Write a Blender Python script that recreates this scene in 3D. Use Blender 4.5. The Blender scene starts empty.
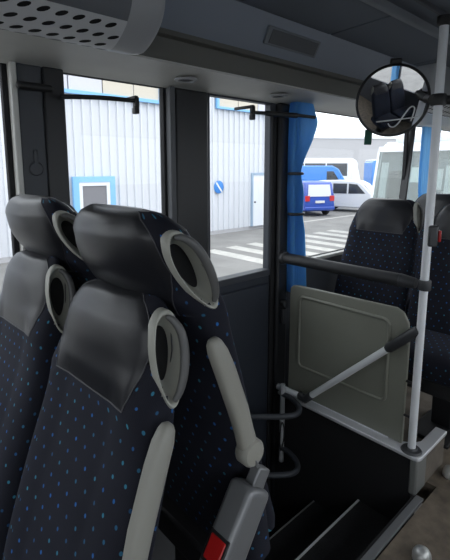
import bpy, bmesh, math, random
from mathutils import Vector as V, Matrix
random.seed(4)
PI = math.pi
S = bpy.context.scene
COL = S.collection

# ------------------------------------------------------------------ materials
def new_mat(name):
    m = bpy.data.materials.new(name); m.use_nodes = True
    nt = m.node_tree
    return m, nt, nt.nodes['Principled BSDF'], nt.nodes, nt.links

def simple(name, col, rough=.5, metal=0., bump=0., bscale=60., var=0., vscale=8., spec=.5, coat=0.):
    m, nt, p, N, L = new_mat(name)
    p.inputs['Base Color'].default_value = (*col, 1)
    p.inputs['Roughness'].default_value = rough
    p.inputs['Metallic'].default_value = metal
    p.inputs['Specular IOR Level'].default_value = spec
    p.inputs['Coat Weight'].default_value = coat
    tc = N.new('ShaderNodeTexCoord')
    if var:
        n = N.new('ShaderNodeTexNoise'); n.inputs['Scale'].default_value = vscale; n.inputs['Detail'].default_value = 5
        L.new(tc.outputs['Object'], n.inputs['Vector'])
        r = N.new('ShaderNodeMapRange'); r.inputs['From Min'].default_value = .3; r.inputs['From Max'].default_value = .7
        r.inputs['To Min'].default_value = 1 - var; r.inputs['To Max'].default_value = 1 + var
        L.new(n.outputs['Fac'], r.inputs['Value'])
        mx = N.new('ShaderNodeVectorMath'); mx.operation = 'SCALE'; mx.inputs[0].default_value = col
        L.new(r.outputs['Result'], mx.inputs['Scale']); L.new(mx.outputs['Vector'], p.inputs['Base Color'])
    if bump:
        n = N.new('ShaderNodeTexNoise'); n.inputs['Scale'].default_value = bscale; n.inputs['Detail'].default_value = 4
        L.new(tc.outputs['Object'], n.inputs['Vector'])
        b = N.new('ShaderNodeBump'); b.inputs['Strength'].default_value = bump; b.inputs['Distance'].default_value = .01
        L.new(n.outputs['Fac'], b.inputs['Height']); L.new(b.outputs['Normal'], p.inputs['Normal'])
    return m

def fabric_mat():
    """navy moquette: staggered little blue dots over a faint woven check, in the cloth's own UV metres"""
    m, nt, p, N, L = new_mat('dotted_moquette')
    uv = N.new('ShaderNodeUVMap')
    def math_(op, a, b=None, c=None):
        n = N.new('ShaderNodeMath'); n.operation = op
        for i, q in enumerate((a, b, c)):
            if q is None: continue
            if isinstance(q, (int, float)): n.inputs[i].default_value = q
            else: L.new(q, n.inputs[i])
        return n.outputs[0]
    sep = N.new('ShaderNodeSeparateXYZ'); L.new(uv.outputs['UV'], sep.inputs[0])
    P = .040
    u = math_('DIVIDE', sep.outputs['X'], P); v = math_('DIVIDE', sep.outputs['Y'], P * .8)
    row = math_('FLOOR', v)
    odd = math_('MULTIPLY', math_('FLOORED_MODULO', row, 2.), .5)
    us = math_('ADD', u, odd)
    fu = math_('SUBTRACT', math_('FRACT', us), .5); fv = math_('SUBTRACT', math_('FRACT', v), .5)
    d = math_('SQRT', math_('ADD', math_('MULTIPLY', fu, fu), math_('MULTIPLY', math_('MULTIPLY', fv, fv), .5)))
    dot = N.new('ShaderNodeMapRange'); dot.inputs['From Min'].default_value = .092; dot.inputs['From Max'].default_value = .07
    L.new(d, dot.inputs['Value'])
    wn = N.new('ShaderNodeTexWhiteNoise'); wn.noise_dimensions = '2D'
    cb = N.new('ShaderNodeCombineXYZ'); L.new(math_('FLOOR', us), cb.inputs[0]); L.new(row, cb.inputs[1]); L.new(cb.outputs[0], wn.inputs['Vector'])
    cr = N.new('ShaderNodeValToRGB')
    cr.color_ramp.elements[0].color = (.02, .13, .42, 1); cr.color_ramp.elements[1].color = (.04, .22, .32, 1)
    e = cr.color_ramp.elements.new(.5); e.color = (.02, .07, .16, 1)
    L.new(wn.outputs['Value'], cr.inputs['Fac'])
    # woven check with a fine weave
    ck = N.new('ShaderNodeTexNoise'); ck.inputs['Scale'].default_value = 9; ck.inputs['Detail'].default_value = 2
    L.new(uv.outputs['UV'], ck.inputs['Vector'])
    wv = N.new('ShaderNodeTexWave'); wv.inputs['Scale'].default_value = 140; wv.wave_type = 'BANDS'; wv.bands_direction = 'DIAGONAL'
    L.new(uv.outputs['UV'], wv.inputs['Vector'])
    base = N.new('ShaderNodeMix'); base.data_type = 'RGBA'
    base.inputs['A'].default_value = (.006, .0065, .011, 1); base.inputs['B'].default_value = (.020, .021, .031, 1)
    L.new(math_('MULTIPLY_ADD', wv.outputs['Fac'], .25, math_('MULTIPLY', ck.outputs['Fac'], .7)), base.inputs['Factor'])
    mx = N.new('ShaderNodeMix'); mx.data_type = 'RGBA'
    L.new(dot.outputs['Result'], mx.inputs['Factor']); L.new(base.outputs['Result'], mx.inputs['A']); L.new(cr.outputs['Color'], mx.inputs['B'])
    L.new(mx.outputs['Result'], p.inputs['Base Color'])
    p.inputs['Roughness'].default_value = .8
    p.inputs['Specular IOR Level'].default_value = .14
    p.inputs['Sheen Weight'].default_value = .07; p.inputs['Sheen Tint'].default_value = (.55, .58, .75, 1)
    return m

def glass_mat(name, tint, gloss=.06):
    m, nt, p, N, L = new_mat(name)
    N.remove(p)
    t = N.new('ShaderNodeBsdfTransparent'); t.inputs['Color'].default_value = (*tint, 1)
    g = N.new('ShaderNodeBsdfGlossy'); g.inputs['Roughness'].default_value = .02
    mx = N.new('ShaderNodeMixShader'); mx.inputs['Fac'].default_value = gloss
    L.new(t.outputs[0], mx.inputs[1]); L.new(g.outputs[0], mx.inputs[2])
    L.new(mx.outputs[0], N['Material Output'].inputs['Surface'])
    return m

def perforated_mat():
    """grey plastic with rows of slanted oval black holes, object metres (X along the rack, Z + Y across)"""
    return None

M = {}
M['fabric'] = fabric_mat()
M['leather'] = simple('black_leather', (.013, .0135, .017), .33, bump=.03, bscale=300, spec=.36)
M['piping'] = simple('grey_piping', (.045, .045, .052), .5)
M['grip'] = simple('grey_beige_plastic', (.36, .36, .32), .42)
M['grip_dark'] = simple('dark_grip_plastic', (.10, .10, .10), .45)
M['arm'] = simple('armrest_grey', (.285, .28, .25), .5, bump=.05, bscale=300)
M['black'] = simple('black_plastic', (.012, .012, .014), .5)
M['rubber'] = simple('black_rubber', (.010, .010, .012), .8)
M['step'] = simple('step_rubber', (.006, .0065, .008), .85, bump=.3, bscale=120, var=.3, vscale=20)
M['buckle'] = simple('buckle_grey', (.20, .205, .215), .35, metal=.3)
M['red'] = simple('red_plastic', (.45, .012, .012), .35)
M['wall'] = simple('charcoal_trim', (.050, .055, .066), .55, bump=.05, bscale=200)
M['wall_black'] = simple('black_trim', (.014, .015, .018), .45)
M['door'] = simple('door_panel', (.027, .033, .047), .5, bump=.05, bscale=200)
M['cove'] = simple('cove_grey', (.56, .56, .535), .5, bump=.03, bscale=150, var=.04)
M['cove_dark'] = simple('olive_grey_strip', (.14, .14, .125), .6)
M['valance'] = simple('valance_bluegrey', (.26, .29, .345), .55)
M['ceiling'] = simple('ceiling_felt', (.14, .158, .187), .9, bump=.15, bscale=300)
M['rib'] = simple('ceiling_rib', (.20, .215, .24), .6)
M['rack'] = simple('rack_grey', (.42, .43, .45), .42, bump=.02, bscale=150)
M['sheet'] = simple('perforated_grey_lit', (.66, .67, .69), .45)  # rack grey made paler: window light on the underside put into the colour
M['rack_body'] = simple('rack_front', (.17, .18, .20), .5)
M['vent'] = simple('vent_grey', (.10, .105, .115), .6)
M['hole'] = simple('hole_black', (.006, .006, .007), .9)
M['floor'] = simple('floor_vinyl', (.155, .125, .095), .7, bump=.1, bscale=80, var=.35, vscale=14)
M['platform'] = simple('platform_carpet', (.17, .145, .12), .9, bump=.3, bscale=200, var=.3, vscale=10)
M['alu'] = simple('brushed_aluminium', (.72, .73, .76), .42, metal=.35, bump=.02, bscale=200)
M['pole'] = simple('grey_painted_tube', (.84, .86, .89), .35)
M['foam'] = simple('black_foam', (.020, .021, .024), .55, bump=.1, bscale=300)
M['clamp'] = simple('dark_clamp', (.045, .047, .052), .45)
M['partition'] = simple('olive_grey_panel', (.25, .255, .215), .5, bump=.06, bscale=120, var=.05, vscale=5)
M['post'] = simple('grey_post', (.20, .205, .20), .5)
M['mirror'] = simple('mirror_silver', (.80, .81, .83), .02, metal=1.)
M['white'] = simple('white_plastic', (.75, .76, .78), .5)
M['green'] = simple('green_tag', (.02, .10, .07), .5)
M['curtain'] = simple('blue_curtain', (.15, .42, .74), .75, bump=.1, bscale=200)
def _translucent(m, col, f):
    nt = m.node_tree; N = nt.nodes; p = N['Principled BSDF']
    t = N.new('ShaderNodeBsdfTranslucent'); t.inputs['Color'].default_value = (*col, 1)
    mx = N.new('ShaderNodeMixShader'); mx.inputs['Fac'].default_value = f
    nt.links.new(p.outputs[0], mx.inputs[1]); nt.links.new(t.outputs[0], mx.inputs[2]); nt.links.new(mx.outputs[0], N['Material Output'].inputs['Surface'])
_translucent(M['curtain'], (.32, .66, .96), .65)
M['glass'] = glass_mat('clear_glass', (.95, .965, .97), .018)
M['dome'] = simple('satin_metal', (.60, .61, .60), .45, metal=.6)
# outside
M['asphalt'] = simple('asphalt', (.225, .22, .212), .9, bump=.2, bscale=30, var=.15, vscale=1.2)
M['paint'] = simple('road_paint', (.47, .46, .43), .8, var=.15, vscale=4)
M['cladding'] = simple('white_cladding', (.635, .655, .70), .6)
M['trim_blue'] = simple('blue_window_trim', (.22, .48, .80), .5)
M['frame_greyblue'] = simple('greyblue_frame', (.30, .40, .52), .5)
M['trim_pale'] = simple('pale_window_frame', (.74, .77, .82), .5)
M['pane_dark'] = simple('dull_pane', (.19, .19, .21), .25)
M['pane_lilac'] = simple('lilac_blind', (.58, .58, .64), .6)
M['pane_beige'] = simple('beige_blind', (.58, .53, .45), .6)
M['sign_blue'] = simple('sign_blue', (.04, .22, .62), .4)
M['warehouse'] = simple('warehouse_grey', (.44, .44, .46), .7, var=.03)
M['car_blue'] = simple('van_blue', (.03, .085, .42), .3, coat=.5)
M['car_white'] = simple('van_white', (.66, .68, .72), .3, coat=.5)
M['coach_blue'] = simple('coach_blue', (.035, .22, .66), .3, coat=.5)
M['coach_white'] = simple('coach_white', (.74, .77, .82), .3, coat=.5)
M['auto_glass'] = simple('vehicle_glass', (.035, .04, .05), .08)
M['cab_glass'] = glass_mat('cab_glass', (.78, .84, .82), .10)
M['tyre'] = simple('tyre', (.02, .02, .022), .8)
M['lamp_red'] = simple('tail_lamp', (.60, .03, .03), .3)
M['plate'] = simple('plate_white', (.75, .75, .72), .5)
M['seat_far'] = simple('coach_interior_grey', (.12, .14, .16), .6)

# ------------------------------------------------------------------ mesh helpers
def link(o): COL.objects.link(o); return o
def obj(name, bm, mat, parent=None, bevel=0, smooth=40, seg=2):
    me = bpy.data.meshes.new(name)
    bmesh.ops.recalc_face_normals(bm, faces=bm.faces)
    bm.to_mesh(me); bm.free()
    me.materials.append(mat if not isinstance(mat, str) else M[mat])
    for p in me.polygons: p.use_smooth = True
    me.set_sharp_from_angle(angle=math.radians(smooth))
    o = link(bpy.data.objects.new(name, me))
    if parent: o.parent = parent
    if bevel:
        b = o.modifiers.new('edge', 'BEVEL'); b.width = bevel; b.segments = seg; b.limit_method = 'ANGLE'; b.angle_limit = math.radians(35)
        b.harden_normals = False
    return o
def empty(name, loc=(0, 0, 0), rz=0):
    o = link(bpy.data.objects.new(name, None)); o.location = loc; o.rotation_euler = (0, 0, rz); o.empty_display_size = .1
    return o
def tag(o, label, cat, group=None):
    o['label'] = label; o['category'] = cat
    if group: o['group'] = group
    return o
def struct(o): o['kind'] = 'structure'; return o
def BM(): return bmesh.new()

def box(bm, x0, x1, y0, y1, z0, z1):
    vs = [bm.verts.new((x, y, z)) for x in (x0, x1) for y in (y0, y1) for z in (z0, z1)]
    for f in ((0, 1, 3, 2), (4, 6, 7, 5), (0, 4, 5, 1), (2, 3, 7, 6), (0, 2, 6, 4), (1, 5, 7, 3)):
        bm.faces.new([vs[i] for i in f])
    return bm
def obox(bm, c, ax, half):
    c = V(c); A = [V(a).normalized() * h for a, h in zip(ax, half)]
    vs = [bm.verts.new(c + i * A[0] + j * A[1] + k * A[2]) for i in (-1, 1) for j in (-1, 1) for k in (-1, 1)]
    for f in ((0, 1, 3, 2), (4, 6, 7, 5), (0, 4, 5, 1), (2, 3, 7, 6), (0, 2, 6, 4), (1, 5, 7, 3)):
        bm.faces.new([vs[i] for i in f])
    return bm
def rings_loft(bm, rings, closed=True, cap0=True, cap1=True, loop=False):
    R = [[bm.verts.new(p) for p in r] for r in rings]
    n = len(R[0])
    pairs = list(zip(R, R[1:])) + ([(R[-1], R[0])] if loop else [])
    for a, b in pairs:
        for i in range(n if closed else n - 1):
            j = (i + 1) % n
            bm.faces.new((a[i], a[j], b[j], b[i]))
    if closed and not loop:
        if cap0: bm.faces.new(R[0][::-1])
        if cap1: bm.faces.new(R[-1])
    return R
def frames(pts, closed=False):
    pts = [V(p) for p in pts]; n = len(pts); out = []
    prev = None
    for i in range(n):
        a = pts[(i - 1) % n] if (closed or i > 0) else pts[i]
        b = pts[(i + 1) % n] if (closed or i < n - 1) else pts[i]
        t = (b - a).normalized()
        if prev is None:
            ref = V((0, 0, 1)) if abs(t.z) < .9 else V((1, 0, 0))
            u = t.cross(ref).normalized()
        else:
            u = (prev - t * prev.dot(t)).normalized()
        prev = u
        out.append((pts[i], t, u, t.cross(u)))
    return out
def tube(bm, pts, r, seg=16, closed=False, round_end=False, flat=1.):
    fr = frames(pts, closed); rings = []
    n = len(fr)
    rs = [r] * n if isinstance(r, (int, float)) else r
    if round_end and not closed:
        p, t, u, w = fr[0]; ext = []
        for k in (0., .35, .7, .92):
            ext.append((p - t * rs[0] * math.sqrt(1 - k * k) * .9, u, w, max(k, .05) * rs[0]))
        rings += [[c + (u * math.cos(2 * PI * i / seg) + w * math.sin(2 * PI * i / seg) * flat) * q for i in range(seg)] for c, u, w, q in ext]
    for (p, t, u, w), q in zip(fr, rs):
        rings.append([p + (u * math.cos(2 * PI * i / seg) + w * math.sin(2 * PI * i / seg) * flat) * q for i in range(seg)])
    if round_end and not closed:
        p, t, u, w = fr[-1]
        for k in (.92, .7, .35, .05):
            rings.append([p + t * rs[-1] * math.sqrt(1 - k * k) * .9 + (u * math.cos(2 * PI * i / seg) + w * math.sin(2 * PI * i / seg) * flat) * k * rs[-1] for i in range(seg)])
    rings_loft(bm, rings, loop=closed)
    return bm
def lathe(bm, prof, c, axis, seg=32):
    c = V(c); a = V(axis).normalized()
    ref = V((0, 0, 1)) if abs(a.z) < .9 else V((1, 0, 0))
    u = a.cross(ref).normalized(); w = a.cross(u)
    rings = [[c + a * h + (u * math.cos(2 * PI * i / seg) + w * math.sin(2 * PI * i / seg)) * max(r, 1e-4) for i in range(seg)] for r, h in prof]
    rings_loft(bm, rings)
    return bm
def smooth_pts(pts, n=6, closed=False):
    pts = [V(p) for p in pts]; out = []; m = len(pts)
    rng = range(m if closed else m - 1)
    for i in rng:
        p1, p2 = pts[i], pts[(i + 1) % m]
        p0 = pts[(i - 1) % m] if (closed or i > 0) else p1
        p3 = pts[(i + 2) % m] if (closed or i + 2 < m) else p2
        for k in range(n):
            t = k / n
            out.append(.5 * ((2 * p1) + (-p0 + p2) * t + (2 * p0 - 5 * p1 + 4 * p2 - p3) * t * t + (-p0 + 3 * p1 - 3 * p2 + p3) * t ** 3))
    if not closed: out.append(pts[-1])
    return out
def prism(bm, pts, d):
    """planar polygon pts (3D) extruded by vector d"""
    d = V(d); a = [bm.verts.new(V(p)) for p in pts]; b = [bm.verts.new(V(p) + d) for p in pts]
    bm.faces.new(a); bm.faces.new(b[::-1]); n = len(a)
    for i in range(n): bm.faces.new((a[i], b[i], b[(i + 1) % n], a[(i + 1) % n]))
    return bm
def rrect(y0, y1, z0, z1, r, n=6):
    out = []
    for cy, cz, a0 in ((y1 - r, z1 - r, 0), (y0 + r, z1 - r, 90), (y0 + r, z0 + r, 180), (y1 - r, z0 + r, 270)):
        for k in range(n + 1):
            a = math.radians(a0 + 90 * k / n); out.append((cy + r * math.cos(a), cz + r * math.sin(a)))
    return out
def copy_tree(o, parent=None):
    c = o.copy(); COL.objects.link(c); c.parent = parent
    for ch in list(o.children): copy_tree(ch, c)
    return c
def lerp(tab, t):
    for (a, *va), (b, *vb) in zip(tab, tab[1:]):
        if t <= b:
            k = max(0, (t - a) / (b - a))
            return [p + (q - p) * k for p, q in zip(va, vb)]
    return list(tab[-1][1:])

# ------------------------------------------------------------------ the coach seat
# local frame: faces +x, origin on the platform, aisle on side sg*y, grip bar towards gx*x
SP_TILT = [(.40, .150, .042), (.55, .125, .042), (.70, .092, .042), (.85, .058, .040), (.95, .035, .036), (1.00, .018, .040), (1.05, -.004, .060), (1.09, -.024, .070), (1.13, -.044, .070), (1.16, -.058, .058), (1.18, -.066, .036), (1.188, -.069, .006)]
SP_UP = [(.40, .180, .055), (.55, .158, .055), (.70, .112, .050), (.85, .060, .045), (.95, .022, .044), (1.00, .016, .043), (1.05, .007, .043), (1.09, .003, .044), (1.13, -.001, .044), (1.16, -.008, .038), (1.18, -.015, .028), (1.188, -.017, .005)]

def make_seat(name, sp, sg, gx, armrest=True, detail=True, buckle=False, tip=False):
    root = empty(name)
    HW = .213; ZL = 1.0 if sp is SP_TILT else .985
    zs = [.40 + (ZL - .40) * i / 26 for i in range(27)] + [ZL + (1.12 - ZL) * i / 16 for i in range(1, 17)] + [1.12 + .068 * (1 - math.cos(PI / 2 * i / 12)) ** .0 * math.sin(PI / 2 * i / 12) for i in range(1, 13)]
    dense = [(z, *lerp(sp, z)) for z in zs]
    # smooth centre line
    for _ in range(10):
        dense = [dense[0]] + [(b[0], (a[1] + 2 * b[1] + c[1]) / 4, (a[2] + 2 * b[2] + c[2]) / 4 if b[0] < 1.176 else b[2]) for a, b, c in zip(dense, dense[1:], dense[2:])] + [dense[-1]]
    def hw(z):
        w = HW + .010 * max(0, min(1, (.95 - z) / .15))
        if z > .98: w -= .022 * min(1, (z - .98) / .14) ** 1.3
        if z > 1.02: w -= .11 * (1 - math.sqrt(max(0, 1 - ((z - 1.02) / .1685) ** 2)))
        return w
    def hwa(z):                                      # aisle side: the ear stays broad up to its top
        w = HW + .010 * max(0, min(1, (.95 - z) / .15))
        if z > .98: w -= .012 * min(1, (z - .98) / .14)
        if z > 1.125: w -= .07 * (1 - math.sqrt(max(0, 1 - ((z - 1.125) / .0635) ** 2)))
        return w
    def wl(z):
        if z < ZL: return .165
        return max(.03, min(.146 + .022 * min(1, (z - ZL) / .07), hw(z) - .016))
    nf, ns = 22, 12
    rings, ringsn, tags, vlen = [], [], [], 0.
    for k, (z, x, d) in enumerate(dense):
        a = dense[max(k - 1, 0)]; b = dense[min(k + 1, len(dense) - 1)]
        t = V((b[1] - a[1], 0, b[0] - a[0])).normalized()
        n = V((t.z, 0, -t.x))
        if z > 1.14: n = n.lerp(V((1, 0, 0)), .6).normalized()
        h = hw(z)
        P = 3.4 if z < .98 else 3.4 - 1.1 * min(1, (z - .98) / .08)
        th = math.asin(min(.999, (wl(z) / h)) ** (P / 2))
        ang = [-th + 2 * th * i / nf for i in range(nf)] + [th + (PI - 2 * th) * i / ns for i in range(ns)] + [PI - th + 2 * th * i / nf for i in range(nf)] + [PI + th + (PI - 2 * th) * i / ns for i in range(ns)]
        r = []; rn = []
        for q in ang:
            c_, s_ = math.cos(q), math.sin(q)
            aa = math.copysign(abs(c_) ** (2 / P), c_); bb = math.copysign(abs(s_) ** (2 / P), s_)
            bol = .022 * max(0, abs(bb) - .45) / .55 * (1 if c_ > 0 else 0) * (1 if z < 1.0 else max(0, 1 - (z - 1.0) / .1))   # side bolsters
            hs = h
            if bb * sg > 0:                            # ease to the broader aisle side outside the leather
                k_ = max(0, (abs(bb) - .55) / .45); hs = h + (hwa(z) - h) * k_ * k_ * (3 - 2 * k_)
            p = V((x, 0, z)) + n * (aa * d + bol * (aa if aa > 0 else 0)) + V((0, bb * hs, 0))
            r.append(p); rn.append((n * aa * h * .5 + V((0, bb * d, 0))).normalized())
        rings.append(r); ringsn.append(rn)
    nz = len(rings); nv = len(rings[0])
    kL = min(range(nz), key=lambda i: abs(dense[i][0] - ZL))
    def is_leather(k, i): return k >= kL and (i < nf or nf + ns <= i < 2 * nf + ns)
    # teardrop grip on the aisle side
    zc = 1.083 if sp is SP_TILT else 1.088
    xc = lerp(sp, zc)[0] - .002
    ta = V((-.62 if sp is SP_TILT else -.02, 0, 1)).normalized()         # along the grip
    tb = V((ta.z, 0, -ta.x)) * gx                     # towards the bar
    ys = sg * (HW - .024)
    Lg, Wg = .080, .028
    def tear(th, s=1., dy=0.):
        a = Lg * math.cos(th) * s; b = Wg * math.sin(th) * (1 + .22 * math.cos(th)) * s
        p = V((xc, 0, zc)) + ta * a + tb * b
        return p + V((0, sg * (hwa(min(p.z, 1.15)) * .985 + dy), 0))
    def in_tear(p, s):
        q = p - V((xc, 0, zc)); a = q.dot(ta) / Lg; b = q.dot(tb) / Wg / (1 + .22 * max(-1, min(1, a)))
        return a * a + b * b < s * s and p.y * sg > HW * .75
    # split into fabric and leather meshes
    fab, lea = BM(), BM()
    ul = fab.loops.layers.uv.new('UVMap')
    mk = {}
    def vert(bm, key, k, i):
        q = (key, k, i)
        if q not in mk:
            p = rings[k][i].copy()
            if key == 'L':
                j = i if i < nf + 1 else i - nf - ns
                s = max(0., min(1., math.sin(PI * j / nf)))
                e = min(1, (k - kL) / 5) * min(1, (nz - 1 - k) / 9)
                p += ringsn[k][i] * .007 * (s ** .35) * (e ** .6)
            mk[q] = bm.verts.new(p)
        return mk[q]
    ucum = [0.]
    ref = rings[kL // 2]
    for i in range(nv): ucum.append(ucum[-1] + (ref[(i + 1) % nv] - ref[i]).length)
    vc = [0.]
    for k in range(1, nz): vc.append(vc[-1] + (V((dense[k][1], 0, dense[k][0])) - V((dense[k - 1][1], 0, dense[k - 1][0]))).length)
    for k in range(nz - 1):
        for i in range(nv):
            j = (i + 1) % nv
            if is_leather(k, i):
                lea.faces.new([vert(lea, 'L', a, b) for a, b in ((k, i), (k, j), (k + 1, j), (k + 1, i))])
            else:
                c = sum((rings[a][b] for a, b in ((k, i), (k, j), (k + 1, j), (k + 1, i))), V()) / 4
                if detail and in_tear(c, .97): continue
                f = fab.faces.new([vert(fab, 'F', a, b) for a, b in ((k, i), (k, j), (k + 1, j), (k + 1, i))])
                for lp, (uu, vv) in zip(f.loops, ((ucum[i], vc[k]), (ucum[i + 1], vc[k]), (ucum[i + 1], vc[k + 1]), (ucum[i], vc[k + 1]))):
                    lp[ul].uv = (uu, vv)
    fab.faces.new([vert(fab, 'F', 0, i) for i in range(nv)][::-1])
    top = [vert(lea if is_leather(nz - 2, i) else fab, 'L' if is_leather(nz - 2, i) else 'F', nz - 1, i) for i in range(nv)]
    lea.faces.new([lea.verts.new(rings[nz - 1][i]) for i in range(nv)])
    obj('backrest', fab, 'fabric', root, smooth=60)
    hl = obj('headrest', lea, 'leather', root, smooth=70); hl['label'] = 'black leather headrest cover'
    # piping along the leather seams
    pb = BM()
    for i in (0, nf, nf + ns, 2 * nf + ns):
        tube(pb, [rings[k][i] + ringsn[k][i] * .0005 for k in range(kL, nz - 1)], .0013, 6)
    for i0 in (0, nf + ns):
        tube(pb, [rings[kL][i0 + i] + ringsn[kL][i0 + i] * .0005 for i in range(nf + 1)], .0013, 6)
    obj('piping', pb, 'piping', hl)
    if detail:
        g = empty('grab_handle'); g.parent = root
        NS = 40
        thl = [2 * PI * i / NS for i in range(NS)]
        b = BM()
        prof = [(1.10, -.012), (1.09, .003), (1.05, .007), (1.00, .007), (.96, .002), (.84, -.012), (.72, -.026), (.62, -.035)]
        rings_loft(b, [[tear(q, s, dy) + tb * max(0, .9 - s) * .022 for q in thl] for s, dy in prof], cap0=False, cap1=False)
        obj('bezel', b, 'grip', g, smooth=60)
        b = BM(); b.faces.new([b.verts.new(tear(q, .63, -.0345) + tb * .006) for q in thl])
        obj('recess', b, 'hole', g)
        b = BM()
        arc = [PI * (.06 + .86 * i / 14) for i in range(15)]
        pts = [tear(q, .92, .004 + .010 * math.sin(PI * i / 14)) for i, q in enumerate(arc)]
        rr = [.005 + .0035 * math.sin(PI * i / 14) ** .6 for i in range(15)]
        tube(b, pts, rr, 12, round_end=True)
        obj('grip_bar', b, 'grip_dark', g)
    if armrest:
        a_ = empty('armrest'); a_.parent = root
        ya = sg * (HW + .022)
        ad = -.018 if sp is SP_TILT else .02
        az_ = 0 if sp is SP_TILT else .032
        p0, p1 = V((.015 + ad, ya, .955 + az_)), V((.105 + ad, ya, .705 + az_))
        ax = (p1 - p0).normalized(); sd = V((ax.z, 0, -ax.x)); yv = V((0, 1, 0))
        b = BM(); rings2 = []
        Ln = (p1 - p0).length
        for t, w, th in ((-.012, .003, .003), (-.008, .010, .009), (0, .014, .013), (.02, .018, .016), (.06, .0195, .017), (.16, .020, .017), (Ln - .05, .019, .016), (Ln - .015, .021, .016), (Ln + .012, .019, .014)):
            bow = -.006 * math.sin(PI * max(0, min(1, t / Ln)))
            c = p0 + ax * t + sd * bow
            rr = []
            for i in range(20):
                q = 2 * PI * i / 20; cc, ss = math.cos(q), math.sin(q)
                rr.append(c + sd * w * math.copysign(abs(cc) ** .7, cc) + yv * th * math.copysign(abs(ss) ** .7, ss))
            rings2.append(rr)
        rings_loft(b, rings2)
        obj('arm_pad', b, 'arm', a_, smooth=50)
        b = BM()
        lathe(b, [(.004, -.002), (.024, -.002), (.028, .003), (.028, .026), (.024, .031), (.010, .033), (.001, .033)], p1 - V((0, sg * .012, 0)), (0, sg, 0), 32)
        obj('hinge_cap', b, 'arm', a_)
    # cushion (the tip-up one is folded flat against the backrest)
    b = BM(); rr = []
    for x, dz, wd in ((.06, .06, .20), (.065, .075, .214), (.12, .085, .222), (.30, .082, .222), (.44, .078, .222), (.50, .066, .22), (.525, .045, .212), (.53, .02, .20)):
        r = []
        for i in range(28):
            q = 2 * PI * i / 28; cc, ss = math.cos(q), math.sin(q)
            r.append(V((x, wd * math.copysign(abs(cc) ** .5, cc), .44 + .02 * (x - .06) / .5 + dz * math.copysign(abs(ss) ** .6, ss))))
        rr.append(r)
    ul2 = b.loops.layers.uv.new('UVMap')
    if tip:
        rr = [[V((.150 + (p.z - .44) * .45 + .055 - (p.x - .06) * .20, p.y * .93, .42 + (p.x - .06) * .62)) for p in r] for r in rr]
    rings_loft(b, rr)
    for f in b.faces:
        for lp in f.loops: lp[ul2].uv = (lp.vert.co.y, lp.vert.co.x + lp.vert.co.z)
    obj('cushion', b, 'fabric', root, smooth=60)
    b = BM(); box(b, .08, .46 if not tip else .20, -.17, .17, .30, .375); obj('seat_pan', b, 'black', root, bevel=.01)
    b = BM(); box(b, .10, .20, -.05, .05, .0, .31); box(b, .06, .36 if not tip else .22, -.10, .10, 0, .02); obj('pedestal', b, 'black', root, bevel=.006)
    if buckle:
        k = empty('belt_buckle'); k.parent = root
        yb = sg * (HW + .040)
        ax = V((.115, 0, .175)).normalized(); sd = V((ax.z, 0, -ax.x)); yv = V((0, sg, 0))
        c0 = V((.016, yb, .552))
        b = BM(); obox(b, c0, (ax, sd, yv), (.112, .035, .030)); o = obj('buckle_housing', b, 'buckle', k, bevel=.012, seg=3)
        b = BM(); obox(b, c0 + ax * .122 + sd * .010, (ax, sd, yv), (.026, .019, .012)); obj('latch_plate', b, 'buckle', k, bevel=.004)
        b = BM(); obox(b, c0 - ax * .012 - sd * .033, (ax, sd, yv), (.022, .005, .020)); o = obj('release_button', b, 'red', k, bevel=.003); o['label'] = 'red release button'
        b = BM(); obox(b, c0 - ax * .012 - sd * .032, (ax, sd, yv), (.028, .004, .025)); obj('button_surround', b, 'black', k, bevel=.002)
        b = BM()
        tube(b, smooth_pts([c0 + ax * .125, c0 + ax * .15 - sd * .01, c0 + ax * .16 - sd * .03 + yv * -.01], 5), .007, 10, flat=.4); obj('belt_webbing', b, 'buckle', k)
    return root

GA = 'coach seats facing the front'; GB = 'coach seats backing on the front-facing pair'; GF = 'coach seats beyond the stairwell'
XB, ZB = .482, .188
XA, ZA = .408, .026
b_ais = make_seat('coach_chair', SP_TILT, -1, 1, True, True, True, True)
b_ais.location = (XB, .785, ZB)
tag(b_ais, 'aisle-side coach seat facing the stairwell, with raised armrest and red belt buckle button', 'seat', GB)
b_win = make_seat('coach_chair', SP_TILT, -1, 1, False, True, False, True); b_win.location = (XB, 1.260, ZB)
tag(b_win, 'window-side coach seat facing the stairwell, its leather headrest in front of the first pillar', 'seat', GB)
a_ais = make_seat('coach_chair', SP_UP, 1, -1, True, True, False)
a_ais.location = (XA, .733, ZA); a_ais.rotation_euler = (math.radians(3), 0, PI)
tag(a_ais, 'aisle-side coach seat with dotted backrest and upright oval grab handle, standing back to back', 'seat', GA)
a_win = make_seat('coach_chair', SP_UP, 1, -1, False, True, False)
a_win.location = (XA, 1.205, ZA); a_win.rotation_euler = (math.radians(3), 0, PI)
tag(a_win, 'window-side coach seat with dotted backrest, partly cut off, beside the aisle seat with armrest', 'seat', GA)
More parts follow.
